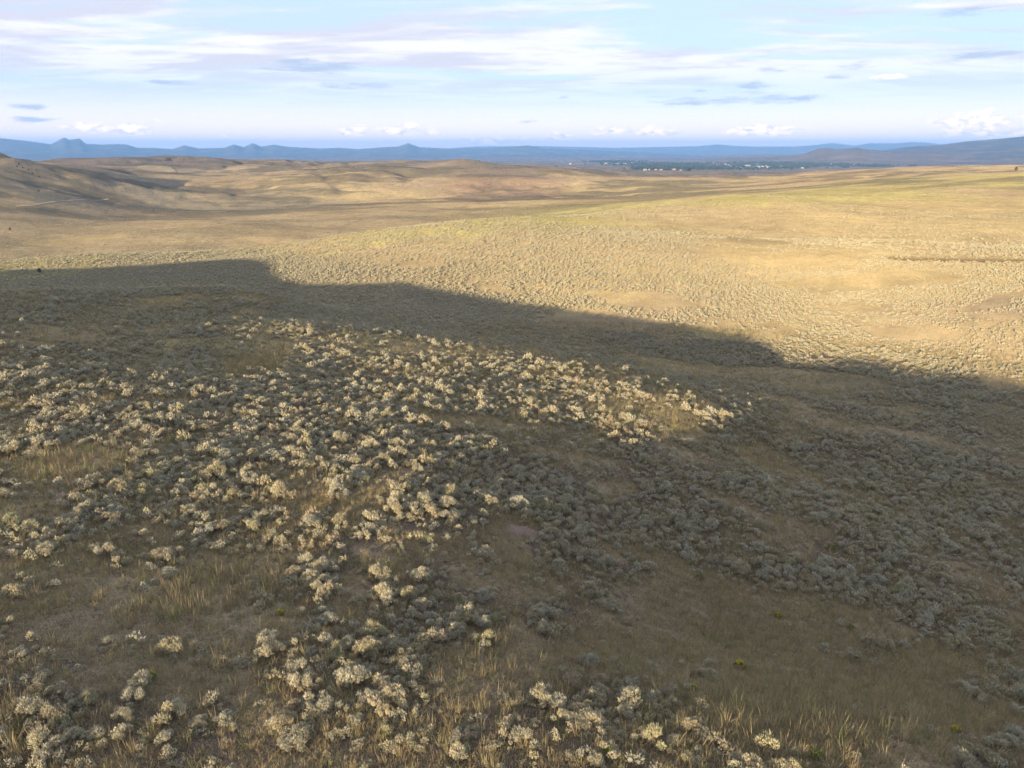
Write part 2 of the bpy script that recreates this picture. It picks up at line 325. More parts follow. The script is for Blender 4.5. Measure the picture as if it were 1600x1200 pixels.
def land_material(name, speckle=1.0, fibre=1.0, tint=None):
    m = bpy.data.materials.new(name); m.use_nodes = True; N = NT(m.node_tree)
    geo = N.n('ShaderNodeNewGeometry'); p = geo.outputs['Position']
    col = N.n('ShaderNodeVertexColor', {'layer_name': 'cover'}).outputs[0]
    dist = N.vmath('LENGTH', p)
    near = N.math('SUBTRACT', 1.0, N.step(dist, 60, 160)); mid = N.math('SUBTRACT', 1.0, N.step(dist, 500, 1400))
    far = N.step(dist, 300, 900)
    n1 = N.noise(p, 1.1, 6, .65); n2 = N.noise(p, 0.14, 5, .6); n3 = N.noise(p, 6.0, 4, .7); n4 = N.noise(p, .018, 6, .62); n5 = N.noise(p, .0035, 6, .6)
    # straw / soil variation at three scales
    k = N.math('ADD', N.math('MULTIPLY', N.math('SUBTRACT', n1, .5), .8), N.math('MULTIPLY', N.math('SUBTRACT', n2, .5), 1.0))
    k = N.math('ADD', k, N.math('MULTIPLY', N.math('SUBTRACT', n3, .5), .9))
    k = N.math('ADD', k, N.math('MULTIPLY', N.math('SUBTRACT', n4, .5), .9))
    c = N.vmath('SCALE', col, None, N.math('MAXIMUM', N.math('ADD', 1.0, N.math('MULTIPLY', k, .8*speckle)), .25))
    # sage scrub seen as grey-green patches where it is too far off to stand as bushes
    sc = N.noise(N.n('ShaderNodeMapping', None, Vector=p, Scale=(.5, 1, 1)).outputs[0], .011, 7, .62)
    scrub = N.math('MULTIPLY', N.step(sc, .45, .56), far)
    c = N.mix(N.math('MULTIPLY', scrub, .7), c, (.12, .115, .08))
    rs = N.step(n5, .5, .62)
    c = N.mix(N.math('MULTIPLY', N.math('MULTIPLY', rs, far), .25), c, (.37, .26, .15))
    # dots of single far shrubs
    vor = N.n('ShaderNodeTexVoronoi', None, Vector=p, Scale=.22).outputs[0]
    dots = N.math('MULTIPLY', N.math('SUBTRACT', 1.0, N.step(vor, .18, .34)), N.math('MULTIPLY', N.step(dist, 330, 480), N.step(n4, .4, .6)))
    c = N.mix(N.math('MULTIPLY', dots, .45), c, (.13, .12, .085))
    # bare soil between tufts, close by
    soil = N.math('MULTIPLY', N.step(N.math('ADD', N.math('MULTIPLY', n1, .6), N.math('MULTIPLY', n3, .4)), .52, .60), near)
    c = N.mix(N.math('MULTIPLY', soil, .7), c, (.115, .085, .066))
    # the sward is made of upright blades: shade it with normals scattered round the horizon
    vn = N.n('ShaderNodeTexWhiteNoise', {'noise_dimensions': '3D'}, Vector=N.vmath('SNAP', p, (.03, .03, .03))).outputs[1]
    blade = N.vmath('MULTIPLY', N.vmath('SUBTRACT', vn, (.5, .5, .5)), (2, 2, .7))
    nn = N.vmath('NORMALIZE', N.vmath('ADD', N.vmath('SCALE', geo.outputs['Normal'], None, .75), N.vmath('SCALE', blade, None, 1.0*fibre)))
    bs = N.n('ShaderNodeBsdfDiffuse', None, Color=c, Roughness=1.0, Normal=nn)
    out = N.n('ShaderNodeOutputMaterial'); N.link(bs.outputs[0], out.inputs['Surface'])
    return m
M_LAND = land_material('dry_rangeland')
def build_ground():
    V = np.stack([GX, GY, GZ+CAM_Z], -1).reshape(-1, 3)
    na, nl = GA.shape
    F = grid_faces(na, nl, True)
    me = new_mesh('ground', V, F, 4)
    cv = cover(GA, GL).reshape(-1, 3); xx, yy = GX.ravel(), GY.ravel()
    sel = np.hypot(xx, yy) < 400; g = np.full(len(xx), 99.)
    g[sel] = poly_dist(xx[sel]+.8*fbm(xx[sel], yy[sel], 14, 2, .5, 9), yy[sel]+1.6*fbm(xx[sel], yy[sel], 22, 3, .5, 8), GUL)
    w_ = np.exp(-(g/3.1)**4)[:, None]*.9; cv = cv*(1-w_)+np.array([.07, .058, .045])*w_      # ground colour darkened along the gully
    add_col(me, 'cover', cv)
    me.materials.append(M_LAND)
    o = link(bpy.data.objects.new('ground', me)); tag(o, kind='structure')
    # the small patch straight below the drone
    ring = V.reshape(na, nl, 3)[:, 0]
    me2 = bpy.data.meshes.new('ground_below'); vv = [(0, 0, CAM_Z-15.05)]+[tuple(p) for p in ring]
    me2.from_pydata(vv, [], [(0, 1+(i+1) % na, 1+i) for i in range(na)])
    add_col(me2, 'cover', np.tile(BROWN, (len(vv), 1))); me2.materials.append(M_LAND)
    o2 = link(bpy.data.objects.new('ground_below', me2), o)
    return o
GROUND = build_ground()

# mountains: ranges with real depth, their skylines surveyed
def mountain(name, pts, r0, w, base, colr, rough, seed, lam, na=520, nl=61):
    us = np.array([p[0] for p in pts]); az = []; zt = []
    for u, v in pts:
        a, l, z = P(u, v, r0); az.append(a); zt.append(z)
    az = np.array(az); zt = np.array(zt)
    A = np.linspace(az[0], az[-1], na); t = np.linspace(-1, 1, nl)
    G, T = np.meshgrid(A, t, indexing='ij')
    top = np.interp(A, az, zt)[:, None]
    endf = (sstep(A, az[0], az[0]+.03)*(1-sstep(A, az[-1]-.03, az[-1])))[:, None]
    R = r0*(1+w*T)
    x, y = R*np.sin(G), R*np.cos(G)
    n = fbm(x, y, lam, 5, .55, seed)
    rid = 1-np.abs(fbm(x, y, lam*1.6, 4, .5, seed+3))*1.6
    prof = np.clip(1-np.abs(T), 0, 1)**1.15
    f = prof*(1-(1-prof)*np.clip(.55*rid+.5*n, -.3, .75))
    z = base+(top-base)*f*endf+rough*n*(1-prof)*prof*endf*4-(1-sstep(prof, 0, .08))*30
    me = new_mesh(name, np.stack([x, y, z+CAM_Z], -1).reshape(-1, 3), grid_faces(na, nl), 4)
    c = np.array(colr)*(1+.5*n[..., None])
    add_col(me, 'cover', c.reshape(-1, 3)); me.materials.append(M_LAND)
    return tag(link(bpy.data.objects.new(name, me)), kind='structure')
LEFT_RANGE = [(-420, 222), (-250, 217), (-100, 216), (0, 216), (40, 220), (80, 225.5), (92, 219), (100, 214.5), (108, 218.5), (116, 217.5), (125, 216.5), (134, 225), (160, 226), (188, 225), (198, 226), (215, 231), (240, 231), (270, 233), (288, 227), (310, 232), (350, 231), (366, 225.5), (380, 230), (395, 223.5),
              (408, 229), (428, 226), (450, 229.5), (500, 232), (530, 231), (560, 233), (600, 230), (622, 229), (638, 223.5), (655, 230), (700, 232), (760, 232), (800, 229), (825, 227), (850, 231), (900, 233.5), (960, 236), (1040, 240), (1120, 244)]
FAR_RANGE = [(600, 238), (700, 232), (740, 229), (830, 228), (900, 229.5), (960, 231), (1040, 229.5), (1090, 228.5), (1120, 225.5), (1150, 228), (1180, 229), (1240, 229), (1265, 227.5), (1300, 223.5), (1335, 227.5), (1358, 224), (1400, 224), (1425, 222), (1450, 223), (1480, 227), (1560, 229), (1700, 226), (1900, 232), (2200, 230)]
MESA = [(1330, 242), (1380, 235), (1420, 229.5), (1470, 226), (1510, 221), (1560, 217), (1600, 213), (1700, 209), (1850, 208), (2100, 214), (2400, 225)]
LOW_HILLS = [(1100, 247), (1180, 246), (1230, 244), (1258, 240), (1278, 232.5), (1290, 231), (1310, 233.5), (1340, 230.5), (1360, 234), (1400, 237), (1460, 236), (1500, 239), (1560, 240), (1640, 238), (1800, 240), (2000, 246)]
LEFT_KNOB = [(-300, 232), (-100, 239), (0, 244), (30, 247), (56, 249.5), (90, 252)]
mountain('mountain_range', LEFT_RANGE, 14500, .26, -118, (.045, .06, .045), 110, 1, 2500)
mountain('far_mountain_range', FAR_RANGE, 20500, .18, -124, (.05, .065, .05), 200, 2, 5200)
mountain('mesa', MESA, 9500, .42, -105, (.06, .06, .055), 40, 3, 1300)
mountain('foothills', LOW_HILLS, 7600, .3, -102, (.13, .10, .085), 30, 4, 900)
mountain('wooded_knob', LEFT_KNOB, 3800, .22, -80, (.04, .045, .03), 10, 5, 400, 120, 30)
def plain_hills(seed, r0, pts):
    mountain('plain_swell', pts, r0, .25, -110, (.15, .115, .10), 20, seed, 1500, 300, 30)
plain_hills(8, 11500, [(-300, 248), (0, 246), (200, 245), (420, 247), (600, 245), (700, 247), (860, 244), (1000, 246), (1100, 243), (1200, 241), (1260, 243), (1400, 246)])

# the evening air: even haze over everything
def build_haze():
    x, y, z0, z1 = 26000., 26000., CAM_Z-190, CAM_Z+285
    vs = [(sx*x, sy*y, z) for z in (z0, z1) for sx, sy in ((-1, -1), (1, -1), (1, 1), (-1, 1))]
    me = bpy.data.meshes.new('haze'); me.from_pydata(vs, [], [(3, 2, 1, 0), (4, 5, 6, 7), (0, 1, 5, 4), (1, 2, 6, 5), (2, 3, 7, 6), (3, 0, 4, 7)])
    m = bpy.data.materials.new('evening_haze'); m.use_nodes = True; N = NT(m.node_tree)
    v = N.n('ShaderNodeVolumePrincipled', None, Color=HAZE_COL, Density=HAZE_DENS, Anisotropy=0.0)
    out = N.n('ShaderNodeOutputMaterial'); N.link(v.outputs[0], out.inputs['Volume'])
    me.materials.append(m); o = link(bpy.data.objects.new('haze', me)); tag(o, kind='stuff')
HAZE_COL, HAZE_DENS = (.22, .47, 1.0, 1), 7.6e-5
build_haze()
# ------------------------------------------------------------------ plants
def leaf_material(name, cols, trans=.2, attr='tone'):
    """cols: (value, colour) stops picked per plant; the 'tone' attribute varies single shoots"""
    m = bpy.data.materials.new(name); m.use_nodes = True; N = NT(m.node_tree)
    rnd = N.n('ShaderNodeObjectInfo').outputs['Random']
    ramp = N.n('ShaderNodeValToRGB', None, Fac=rnd); cr = ramp.color_ramp
    while len(cr.elements) < len(cols): cr.elements.new(.5)
    for e, (p, c) in zip(cr.elements, cols): e.position = p; e.color = (*c, 1)
    tone = N.n('ShaderNodeVertexColor', {'layer_name': attr}).outputs[0]
    c = N.mix(1.0, ramp.outputs[0], tone, 'MULTIPLY')
    d = N.n('ShaderNodeBsdfDiffuse', None, Color=c, Roughness=.6)
    t = N.n('ShaderNodeBsdfTranslucent', None, Color=c)
    mx = N.n('ShaderNodeMixShader', None, Fac=trans); N.link(d.outputs[0], mx.inputs[1]); N.link(t.outputs[0], mx.inputs[2])
    out = N.n('ShaderNodeOutputMaterial'); N.link(mx.outputs[0], out.inputs['Surface'])
    return m
M_SAGE = leaf_material('sage_leaf', [(0, (.46, .47, .395)), (.3, (.50, .48, .365)), (.55, (.47, .46, .35)), (.75, (.50, .455, .33)), (.9, (.44, .44, .29)), (1, (.49, .42, .33))], .12)
M_STEM = leaf_material('weathered_bark', [(0, (.10, .08, .065)), (1, (.15, .12, .10))], .0)
M_GRASS = leaf_material('dry_grass_blade', [(0, (.26, .205, .125)), (.35, (.42, .345, .205)), (.6, (.33, .27, .165)), (.8, (.31, .28, .145)), (.92, (.24, .26, .11)), (1, (.56, .46, .27))], .3)
M_RABBIT = leaf_material('rabbitbrush_leaf', [(0, (.17, .22, .06)), (1, (.24, .27, .09))], .2)
M_FLOWER = leaf_material('yellow_flower', [(0, (.55, .46, .04)), (1, (.62, .50, .05))], .2)
M_DARKLEAF = leaf_material('juniper_leaf', [(0, (.035, .045, .025)), (1, (.05, .06, .03))], .1)
M_TOWNLEAF = leaf_material('town_tree_leaf', [(0, (.035, .055, .03)), (.6, (.05, .07, .035)), (1, (.075, .085, .045))], .1)

def shoots(pos, dirs, ln, wd, r_, tilt=0.0):
    """one three-sided spindle per shoot: 5 verts, 6 triangles; returns verts, triangle list, shoot index per vertex"""
    n = len(pos); d = dirs/np.linalg.norm(dirs, axis=1)[:, None]
    a = np.cross(d, r_.normal(size=(n, 3))); a /= np.linalg.norm(a, axis=1)[:, None]; b = np.cross(d, a)
    v = np.empty((n, 5, 3)); v[:, 0] = pos; v[:, 4] = pos+d*ln[:, None]
    for k in range(3):
        t = 2*math.pi*k/3; v[:, 1+k] = pos+d*(ln*.62)[:, None]+(a*math.cos(t)+b*math.sin(t))*wd[:, None]
    f = np.array([(0, 2, 1), (0, 3, 2), (0, 1, 3), (4, 1, 2), (4, 2, 3), (4, 3, 1)])
    return v.reshape(-1, 3), (f[None]+5*np.arange(n)[:, None, None]).reshape(-1, 3), np.repeat(np.arange(n), 5)
ICO_V = None
def ico():
    g = (1+5**.5)/2
    v = np.array([(-1, g, 0), (1, g, 0), (-1, -g, 0), (1, -g, 0), (0, -1, g), (0, 1, g), (0, -1, -g), (0, 1, -g), (g, 0, -1), (g, 0, 1), (-g, 0, -1), (-g, 0, 1)], float)
    f = np.array([(0, 11, 5), (0, 5, 1), (0, 1, 7), (0, 7, 10), (0, 10, 11), (1, 5, 9), (5, 11, 4), (11, 10, 2), (10, 7, 6), (7, 1, 8), (3, 9, 4), (3, 4, 2), (3, 2, 6), (3, 6, 8), (3, 8, 9), (4, 9, 5), (2, 4, 11), (6, 2, 10), (8, 6, 7), (9, 8, 1)])
    return v/np.linalg.norm(v[0]), f
def mesh_from(name, parts, mat):
    """parts: list of (verts, tris, tone per vertex (n,3))"""
    V, T, C, o = [], [], [], 0
    for v, t, c in parts:
        V.append(v); T.append(t+o); C.append(np.broadcast_to(c, (len(v), 3))); o += len(v)
    me = new_mesh(name, np.concatenate(V), np.concatenate(T).ravel(), 3, smooth=False)
    add_col(me, 'tone', np.concatenate(C)); me.materials.append(mat)
    return me
def sage_layout(r_, n):
    """lobes of one shrub: several rounded heads on a common root, uneven height"""
    L = []; ax = r_.uniform(.75, 1.25); 
    for i in range(n):
        for _ in range(30):
            q = r_.uniform(-1, 1, 2)
            if q@q > 1: continue
            p = q*np.array([.50*ax, .50/ax])
            if all(np.hypot(*(p-l[0][:2])) > .19 for l in L) or _ == 29: break
        e = 1-.5*(q@q)
        rad = r_.uniform(.14, .23); zc = e*r_.uniform(.40, .62)
        L.append((np.array([p[0], p[1], zc]), rad))
    return L
def sage_foliage(name, r_, lobes, per, ln, wd, core=.62, ct=(.62, .58, .52)):
    parts = []; iv, if_ = ico()
    for c, rad in lobes:
        lobe_t = r_.uniform(.82, 1.12)
        z = r_.uniform(-.35, 1, per); ph = r_.uniform(0, 2*math.pi, per); s = np.sqrt(1-z*z)
        nrm = np.c_[s*np.cos(ph), s*np.sin(ph), z]
        out = c*np.array([1, 1, 0])
        pos = c+nrm*rad*np.array([1, 1, 1.15])*r_.uniform(.45, .98, per)[:, None]
        d = nrm*.75+np.array([0, 0, .85])+out*.5+r_.normal(size=(per, 3))*.16
        v, t, idx = shoots(pos, d, ln*r_.uniform(.65, 1.35, per), wd*r_.uniform(.7, 1.3, per), r_)
        tone = (lobe_t*r_.uniform(.78, 1.2, per))[:, None]*np.array([1, 1, 1])
        warm = r_.random(per) < .25
        tone = np.where(warm[:, None], tone*np.array([1.12, 1.0, .85]), tone)
        parts.append((v, t, tone[idx]))
        parts.append((iv*rad*core*np.array([1, 1, 1.1])+c-np.array([0, 0, .03])+r_.normal(size=(12, 3))*.012, if_, np.array(ct)))
    return mesh_from(name, parts, M_SAGE)
def tube(p, q, r0, r1, sides=4, mid=None):
    pts = [np.array(p, float), np.array(q, float)] if mid is None else [np.array(p, float), np.array(mid, float), np.array(q, float)]
    V, T = [], []
    for i, c in enumerate(pts):
        d = pts[min(i+1, len(pts)-1)]-pts[max(i-1, 0)]; d = d/np.linalg.norm(d)
        a = np.cross(d, (0.3, .9, .2)); a /= np.linalg.norm(a); b = np.cross(d, a); r = r0+(r1-r0)*i/(len(pts)-1)
        for k in range(sides):
            t = 2*math.pi*k/sides; V.append(c+(a*math.cos(t)+b*math.sin(t))*r)
        if i:
            for k in range(sides):
                k2 = (k+1) % sides; A, B, C_, D = (i-1)*sides+k, (i-1)*sides+k2, i*sides+k, i*sides+k2
                T += [(A, B, D), (A, D, C_)]
    return np.array(V), np.array(T)
def sage_stems(name, r_, lobes):
    parts = []
    for c, rad in lobes:
        base = np.array([c[0]*.18, c[1]*.18, -.05]); mid = base*.5+c*.5+np.array([0, 0, -.10])+r_.normal(size=3)*.03
        v, t = tube(base, c+np.array([0, 0, .04]), .026, .009, 4, mid)
        parts.append((v, t, np.array([1., 1, 1])*r_.uniform(.8, 1.25)))
        for _ in range(2):                                  # dead side twigs
            e = mid+r_.normal(size=3)*np.array([.16, .16, .05])+np.array([0, 0, .08])
            v, t = tube(mid, e, .009, .004, 3); parts.append((v, t, np.array([1.5, 1.45, 1.4])))
    return mesh_from(name, parts, M_STEM)
NEAR = []
for k in range(9):
    r_ = np.random.default_rng(100+k); lob = sage_layout(r_, [3, 5, 6, 7, 8, 9, 6, 4, 5][k])
    NEAR.append((sage_foliage('foliage', r_, lob, 30 if k == 8 else 120, .155, .0095), sage_stems('stem', r_, lob)))
def lod_forms(prefix, n, lobes, per, ln, wd, seed, core=.62, ct=(.62, .58, .52)):
    c = bpy.data.collections.new(prefix)
    for k in range(n):
        r_ = np.random.default_rng(seed+k); lob = sage_layout(r_, lobes[k % len(lobes)])
        ob = bpy.data.objects.new('%s_%02d' % (prefix, k), sage_foliage(prefix, r_, lob, per, ln, wd, core, ct)); c.objects.link(ob)
    return c
C_MID = lod_forms('sagebrush_form_mid', 7, [3, 4, 6, 7], 30, .19, .024, 200)
C_FAR = lod_forms('sagebrush_form_far', 6, [3, 4, 5], 8, .20, .045, 300, 1.1, (.72, .68, .62))  # core tone darkened to stand in for shadows in the leaf gaps

def tuft(name, r_, n, hmin, hmax, spread, w, mat, lean=.35):
    V, T, C = [], [], []
    for i in range(n):
        a = r_.uniform(0, 2*math.pi); rr = spread*math.sqrt(r_.random()); b = np.array([rr*math.cos(a), rr*math.sin(a), -.02])
        h = r_.uniform(hmin, hmax); la = r_.uniform(0, 2*math.pi); l = abs(r_.normal())*lean
        d = np.array([math.cos(la)*l+b[0]*1.5, math.sin(la)*l+b[1]*1.5, 1.0]); d /= np.linalg.norm(d)
        s = np.array([-math.sin(la+r_.uniform(-1, 1)), math.cos(la), 0]); s /= np.linalg.norm(s)+1e-9
        m = b+d*h*.55; tip = b+d*h+np.array([math.cos(la), math.sin(la), -.3])*h*.22*l/lean
        k = len(V)*5
        V.append(np.array([b-s*w, b+s*w, m-s*w*.8, m+s*w*.8, tip])); T += [(k, k+1, k+3), (k, k+3, k+2), (k+2, k+3, k+4)]
        C.append(np.tile(np.array([1, 1, 1.])*r_.uniform(.7, 1.3), (5, 1)))
    return mesh_from(name, [(np.concatenate(V), np.array(T), np.concatenate(C))], mat)
C_GRASS = bpy.data.collections.new('grass_forms')
for k, (n, h0, h1, sp, w) in enumerate(((26, .10, .26, .16, .006), (30, .12, .32, .18, .006), (22, .18, .45, .10, .005), (34, .06, .18, .22, .007), (20, .25, .6, .09, .005))):
    C_GRASS.objects.link(bpy.data.objects.new('grass_form_%02d' % k, tuft('grass_form', np.random.default_rng(400+k), n, h0, h1, sp, w, M_GRASS)))

def scatter(name, xyz, rotz, scl, idx, coll, mats=None, tilt=.08):
    n = len(xyz); me = bpy.data.meshes.new(name); me.vertices.add(n)
    me.vertices.foreach_set('co', np.asarray(xyz, np.float32).ravel())
    r = np.zeros((n, 3), np.float32); r[:, 2] = rotz; r[:, :2] = np.random.default_rng(3).normal(size=(n, 2))*tilt
    me.attributes.new('rot', 'FLOAT_VECTOR', 'POINT').data.foreach_set('vector', r.ravel())
    me.attributes.new('scl', 'FLOAT_VECTOR', 'POINT').data.foreach_set('vector', np.asarray(scl, np.float32).ravel())
    me.attributes.new('idx', 'INT', 'POINT').data.foreach_set('value', np.asarray(idx, np.int32))
    o = link(bpy.data.objects.new(name, me))
    g = bpy.data.node_groups.new(name+'_scatter', 'GeometryNodeTree')
    g.interface.new_socket('Geometry', in_out='INPUT', socket_type='NodeSocketGeometry')
    g.interface.new_socket('Geometry', in_out='OUTPUT', socket_type='NodeSocketGeometry')
    nn = g.nodes; L = g.links
    gi, go = nn.new('NodeGroupInput'), nn.new('NodeGroupOutput')
    ci = nn.new('GeometryNodeCollectionInfo'); ci.inputs['Collection'].default_value = coll
    ci.inputs['Separate Children'].default_value = True; ci.inputs['Reset Children'].default_value = True
    def attr(nm, ty):
        a = nn.new('GeometryNodeInputNamedAttribute'); a.data_type = ty; a.inputs['Name'].default_value = nm; return a.outputs['Attribute']
    ip = nn.new('GeometryNodeInstanceOnPoints'); ip.inputs['Pick Instance'].default_value = True
    L.new(gi.outputs[0], ip.inputs['Points']); L.new(ci.outputs[0], ip.inputs['Instance']); L.new(attr('idx', 'INT'), ip.inputs['Instance Index'])
    e2r = nn.new('FunctionNodeEulerToRotation'); L.new(attr('rot', 'FLOAT_VECTOR'), e2r.inputs[0]); L.new(e2r.outputs[0], ip.inputs['Rotation'])
    L.new(attr('scl', 'FLOAT_VECTOR'), ip.inputs['Scale']); L.new(ip.outputs[0], go.inputs[0])
    md = o.modifiers.new('scatter', 'NODES'); md.node_group = g
    return o

# where sage stands: patches noted on the photograph, turned into ground positions (clearings < 0, thickets > 0)
CLEAR = [(1100, 985, 215, 110, 0), (1290, 1110, 250, 85, .25), (980, 890, 110, 28, 0), (1240, 960, 170, 55, .2), (1450, 1060, 120, 60, .5), (1480, 1150, 130, 60, 0), (270, 935, 270, 42, -.16), (90, 980, 110, 40, -.1), (110, 735, 130, 30, -.1), (400, 570, 75, 20, -.1),
         (430, 550, 60, 14, -.2), (60, 520, 50, 9, 0), (130, 530, 40, 10, 0), (170, 628, 130, 18, -.05), (470, 770, 60, 40, 0), (560, 760, 50, 50, 0), (720, 648, 90, 12, 0), (880, 705, 90, 14, .1), (940, 750, 45, 18, 0), (400, 1000, 90, 28, -.2), (180, 1075, 130, 40, -.2),
         (960, 505, 140, 16, .1), (1130, 580, 160, 16, .1), (1300, 600, 130, 16, .1), (1180, 705, 110, 13, .3), (1250, 740, 80, 13, .3), (1170, 780, 60, 14, .4), (1210, 830, 50, 12, .4), (270, 466, 55, 9, -.1), (700, 1080, 60, 50, 0), (620, 880, 50, 35, .2), (340, 1080, 60, 22, 0),
         (770, 870, 40, 40, 0), (250, 850, 60, 25, 0), (1060, 660, 60, 14, .2), (790, 1000, 45, 40, 0), (1100, 520, 90, 8, .1), (560, 935, 40, 25, 0), (1480, 700, 70, 12, .3), (1560, 760, 60, 14, .3), (1560, 600, 50, 10, .3), (1400, 640, 60, 8, .2)]
THICK = [(420, 750, 150, 70, .1), (250, 800, 180, 60, .1), (650, 960, 100, 110, 0), (560, 1090, 170, 70, 0), (250, 1150, 260, 50, 0), (900, 1100, 130, 60, .2), (330, 640, 330, 60, 0), (700, 610, 320, 40, .15), (1050, 800, 140, 40, .3), (1400, 740, 230, 60, .2), (1330, 890, 120, 45, .35),
         (1460, 960, 130, 45, .45), (800, 780, 130, 30, .1), (1250, 560, 350, 50, .15), (650, 480, 300, 40, 0), (300, 430, 280, 40, 0), (1080, 790, 100, 40, 0), (40, 690, 80, 35, 0), (480, 930, 90, 35, 0), (1330, 810, 180, 40, .3), (90, 860, 80, 35, 0), (560, 1150, 120, 40, 0),
         (830, 960, 40, 22, .2), (80, 960, 60, 30, 0), (60, 1130, 70, 40, 0), (1030, 880, 60, 22, .2)]
BAREHILL = [(1180, 515, 110, 22, .1), (1420, 435, 120, 16, 0), (1300, 445, 120, 14, 0), (1280, 400, 90, 12, 0), (1200, 405, 160, 14, .1), (1550, 500, 60, 10, -.2), (1330, 480, 70, 12, 0), (1160, 380, 100, 9, 0), (1000, 470, 120, 12, .1), (780, 455, 60, 8, .2), (640, 410, 60, 6, 0), (1430, 520, 90, 10, 0), (1560, 470, 80, 9, -.3)]
def patch_field(u, v, lst):
    best = np.full(np.shape(u), -9.0)
    for (cu, cv, ru, rv, th) in lst:
        c, s = math.cos(th), math.sin(th); du, dv = u-cu, v-cv
        a, b = (du*c+dv*s)/ru, (-du*s+dv*c)/rv
        best = np.maximum(best, 1-np.sqrt(a*a+b*b))
    return best
def sage_density(x, y):
    z = ground(x, y); u, v = project(x, y, z); r = np.hypot(x, y)
    wu = u+40*fbm(x, y, 5, 3, .5, 21)*np.clip(60/r, .1, 2); wv = v+30*fbm(x, y, 5, 3, .5, 22)*np.clip(50/r, .1, 2)
    n = .9*fbm(x, y, 4.2, 3, .6, 23)+.3*fbm(x, y, 22, 2, .5, 24)
    infr = (u > -250) & (u < 1850) & (v < 1330)
    clr = np.where(infr, np.clip(patch_field(wu, wv, CLEAR)*2.4, -.0, 1.12), 0); thk = np.where(infr, np.clip(patch_field(wu, wv, THICK)*1.7, 0, .5), 0)
    hill = np.where(infr, np.clip(patch_field(wu, wv, BAREHILL)*2, 0, .9), 0)
    base = np.where(r < 70, .46, np.where(r < 130, .12, .3))
    far = sstep(r, 190, 520)*1.0
    return base+n*np.where(r < 130, 1, .5)+np.where(r > 130, .5, 0)*fbm(x, y, 60, 3, .55, 25)-clr+thk-hill-far*np.where(x > 60, .75, .5)
def jitter_grid(r0, r1, sp, azlim, rg):
    X, Y = np.meshgrid(np.arange(-r1, r1, sp), np.arange(0, r1, sp*.9)); X = X+(np.arange(X.shape[0])[:, None] % 2)*sp/2
    X = X+rg.uniform(-.42, .42, X.shape)*sp; Y = Y+rg.uniform(-.42, .42, X.shape)*sp
    r, a = np.hypot(X, Y), np.abs(np.arctan2(X, Y)); m = (r >= r0) & (r < r1) & (a < azlim)
    return X[m], Y[m]
rg = np.random.default_rng(77)
# the ground colour is darkened where sage stands thick
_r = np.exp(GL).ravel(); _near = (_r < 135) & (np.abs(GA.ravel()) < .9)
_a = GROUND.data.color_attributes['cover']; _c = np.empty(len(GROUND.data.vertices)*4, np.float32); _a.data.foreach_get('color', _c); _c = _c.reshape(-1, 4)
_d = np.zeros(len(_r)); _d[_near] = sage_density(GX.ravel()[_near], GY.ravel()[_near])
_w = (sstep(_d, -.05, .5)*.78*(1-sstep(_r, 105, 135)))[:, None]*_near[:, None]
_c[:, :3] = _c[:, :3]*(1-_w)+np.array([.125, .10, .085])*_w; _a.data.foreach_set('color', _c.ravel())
x, y = jitter_grid(7, 125, .45, math.radians(50), rg)
den = sage_density(x, y)
keep = (den > rg.uniform(-.5, .95, len(x))) & (rg.random(len(x)) < .95)
x, y, den = x[keep], y[keep], den[keep]
# a few loners out in the grass
lx, ly = jitter_grid(9, 90, 2.6, math.radians(46), rg); lk = rg.random(len(lx)) < .30
x, y = np.r_[x, lx[lk]], np.r_[y, ly[lk]]; den = np.r_[den, np.full(lk.sum(), -.4)]
size = np.exp(rg.normal(-.92, .36, len(x)))*np.where(den > .45, 1.12, np.where(den < -.2, .62, .95))
size = np.clip(size, .16, .85)*np.interp(np.hypot(x, y), [13, 32], [.76, 1])
z = ground(x, y); rot = rg.uniform(0, 6.283, len(x)); hgt = rg.uniform(.7, 1.35, len(x))
uu, vv = project(x, y, z); ut, vt = project(x, y, z+.5*size)
seen = (uu > -15) & (uu < 1615) & (vt < 1195) & ~occluded(x, y, z+.45*size)
rank = np.where(seen, size/np.hypot(np.hypot(x, y), z), -1)
order = np.argsort(-rank)
single = np.zeros(len(x), bool); single[order[:300]] = True
SAGE = dict(x=x, y=y, z=z, size=size, rot=rot, hgt=hgt)
m = ~single
scl = np.stack([size[m], size[m], size[m]*hgt[m]], -1)
o = scatter('sagebrush_cover', np.stack([x[m], y[m], z[m]+CAM_Z-.03], -1), rot[m], scl, rg.integers(0, 7, m.sum()), C_MID)
tag(o, 'sagebrush thickets covering the ridge and the near valley', 'sagebrush', None, 'stuff')
print('near/mid sage', len(x), 'single', single.sum())
# bushes on the far valley side
fx, fy = jitter_grid(125, 260, .80, math.radians(43), rg); gx, gy = jitter_grid(260, 640, 1.5, math.radians(41), rg)
x2, y2 = np.r_[fx, gx], np.r_[fy, gy]; d2 = sage_density(x2, y2)
k2 = d2 > rg.uniform(-.25, .6, len(x2)); x2, y2 = x2[k2], y2[k2]
z2 = ground(x2, y2); s2 = np.clip(np.exp(rg.normal(-.75, .27, len(x2))), .25, .9)
vis = ~occluded(x2, y2, z2+.9); x2, y2, z2, s2 = x2[vis], y2[vis], z2[vis], s2[vis]
o = scatter('distant_sagebrush_cover', np.stack([x2, y2, z2+CAM_Z-.05], -1), rg.uniform(0, 6.28, len(x2)), np.stack([s2, s2, s2*.95], -1), rg.integers(0, 6, len(x2)), C_FAR)
tag(o, 'countless small sagebrush dotting the hillside across the valley', 'sagebrush', None, 'stuff')
print('far sage', len(x2))
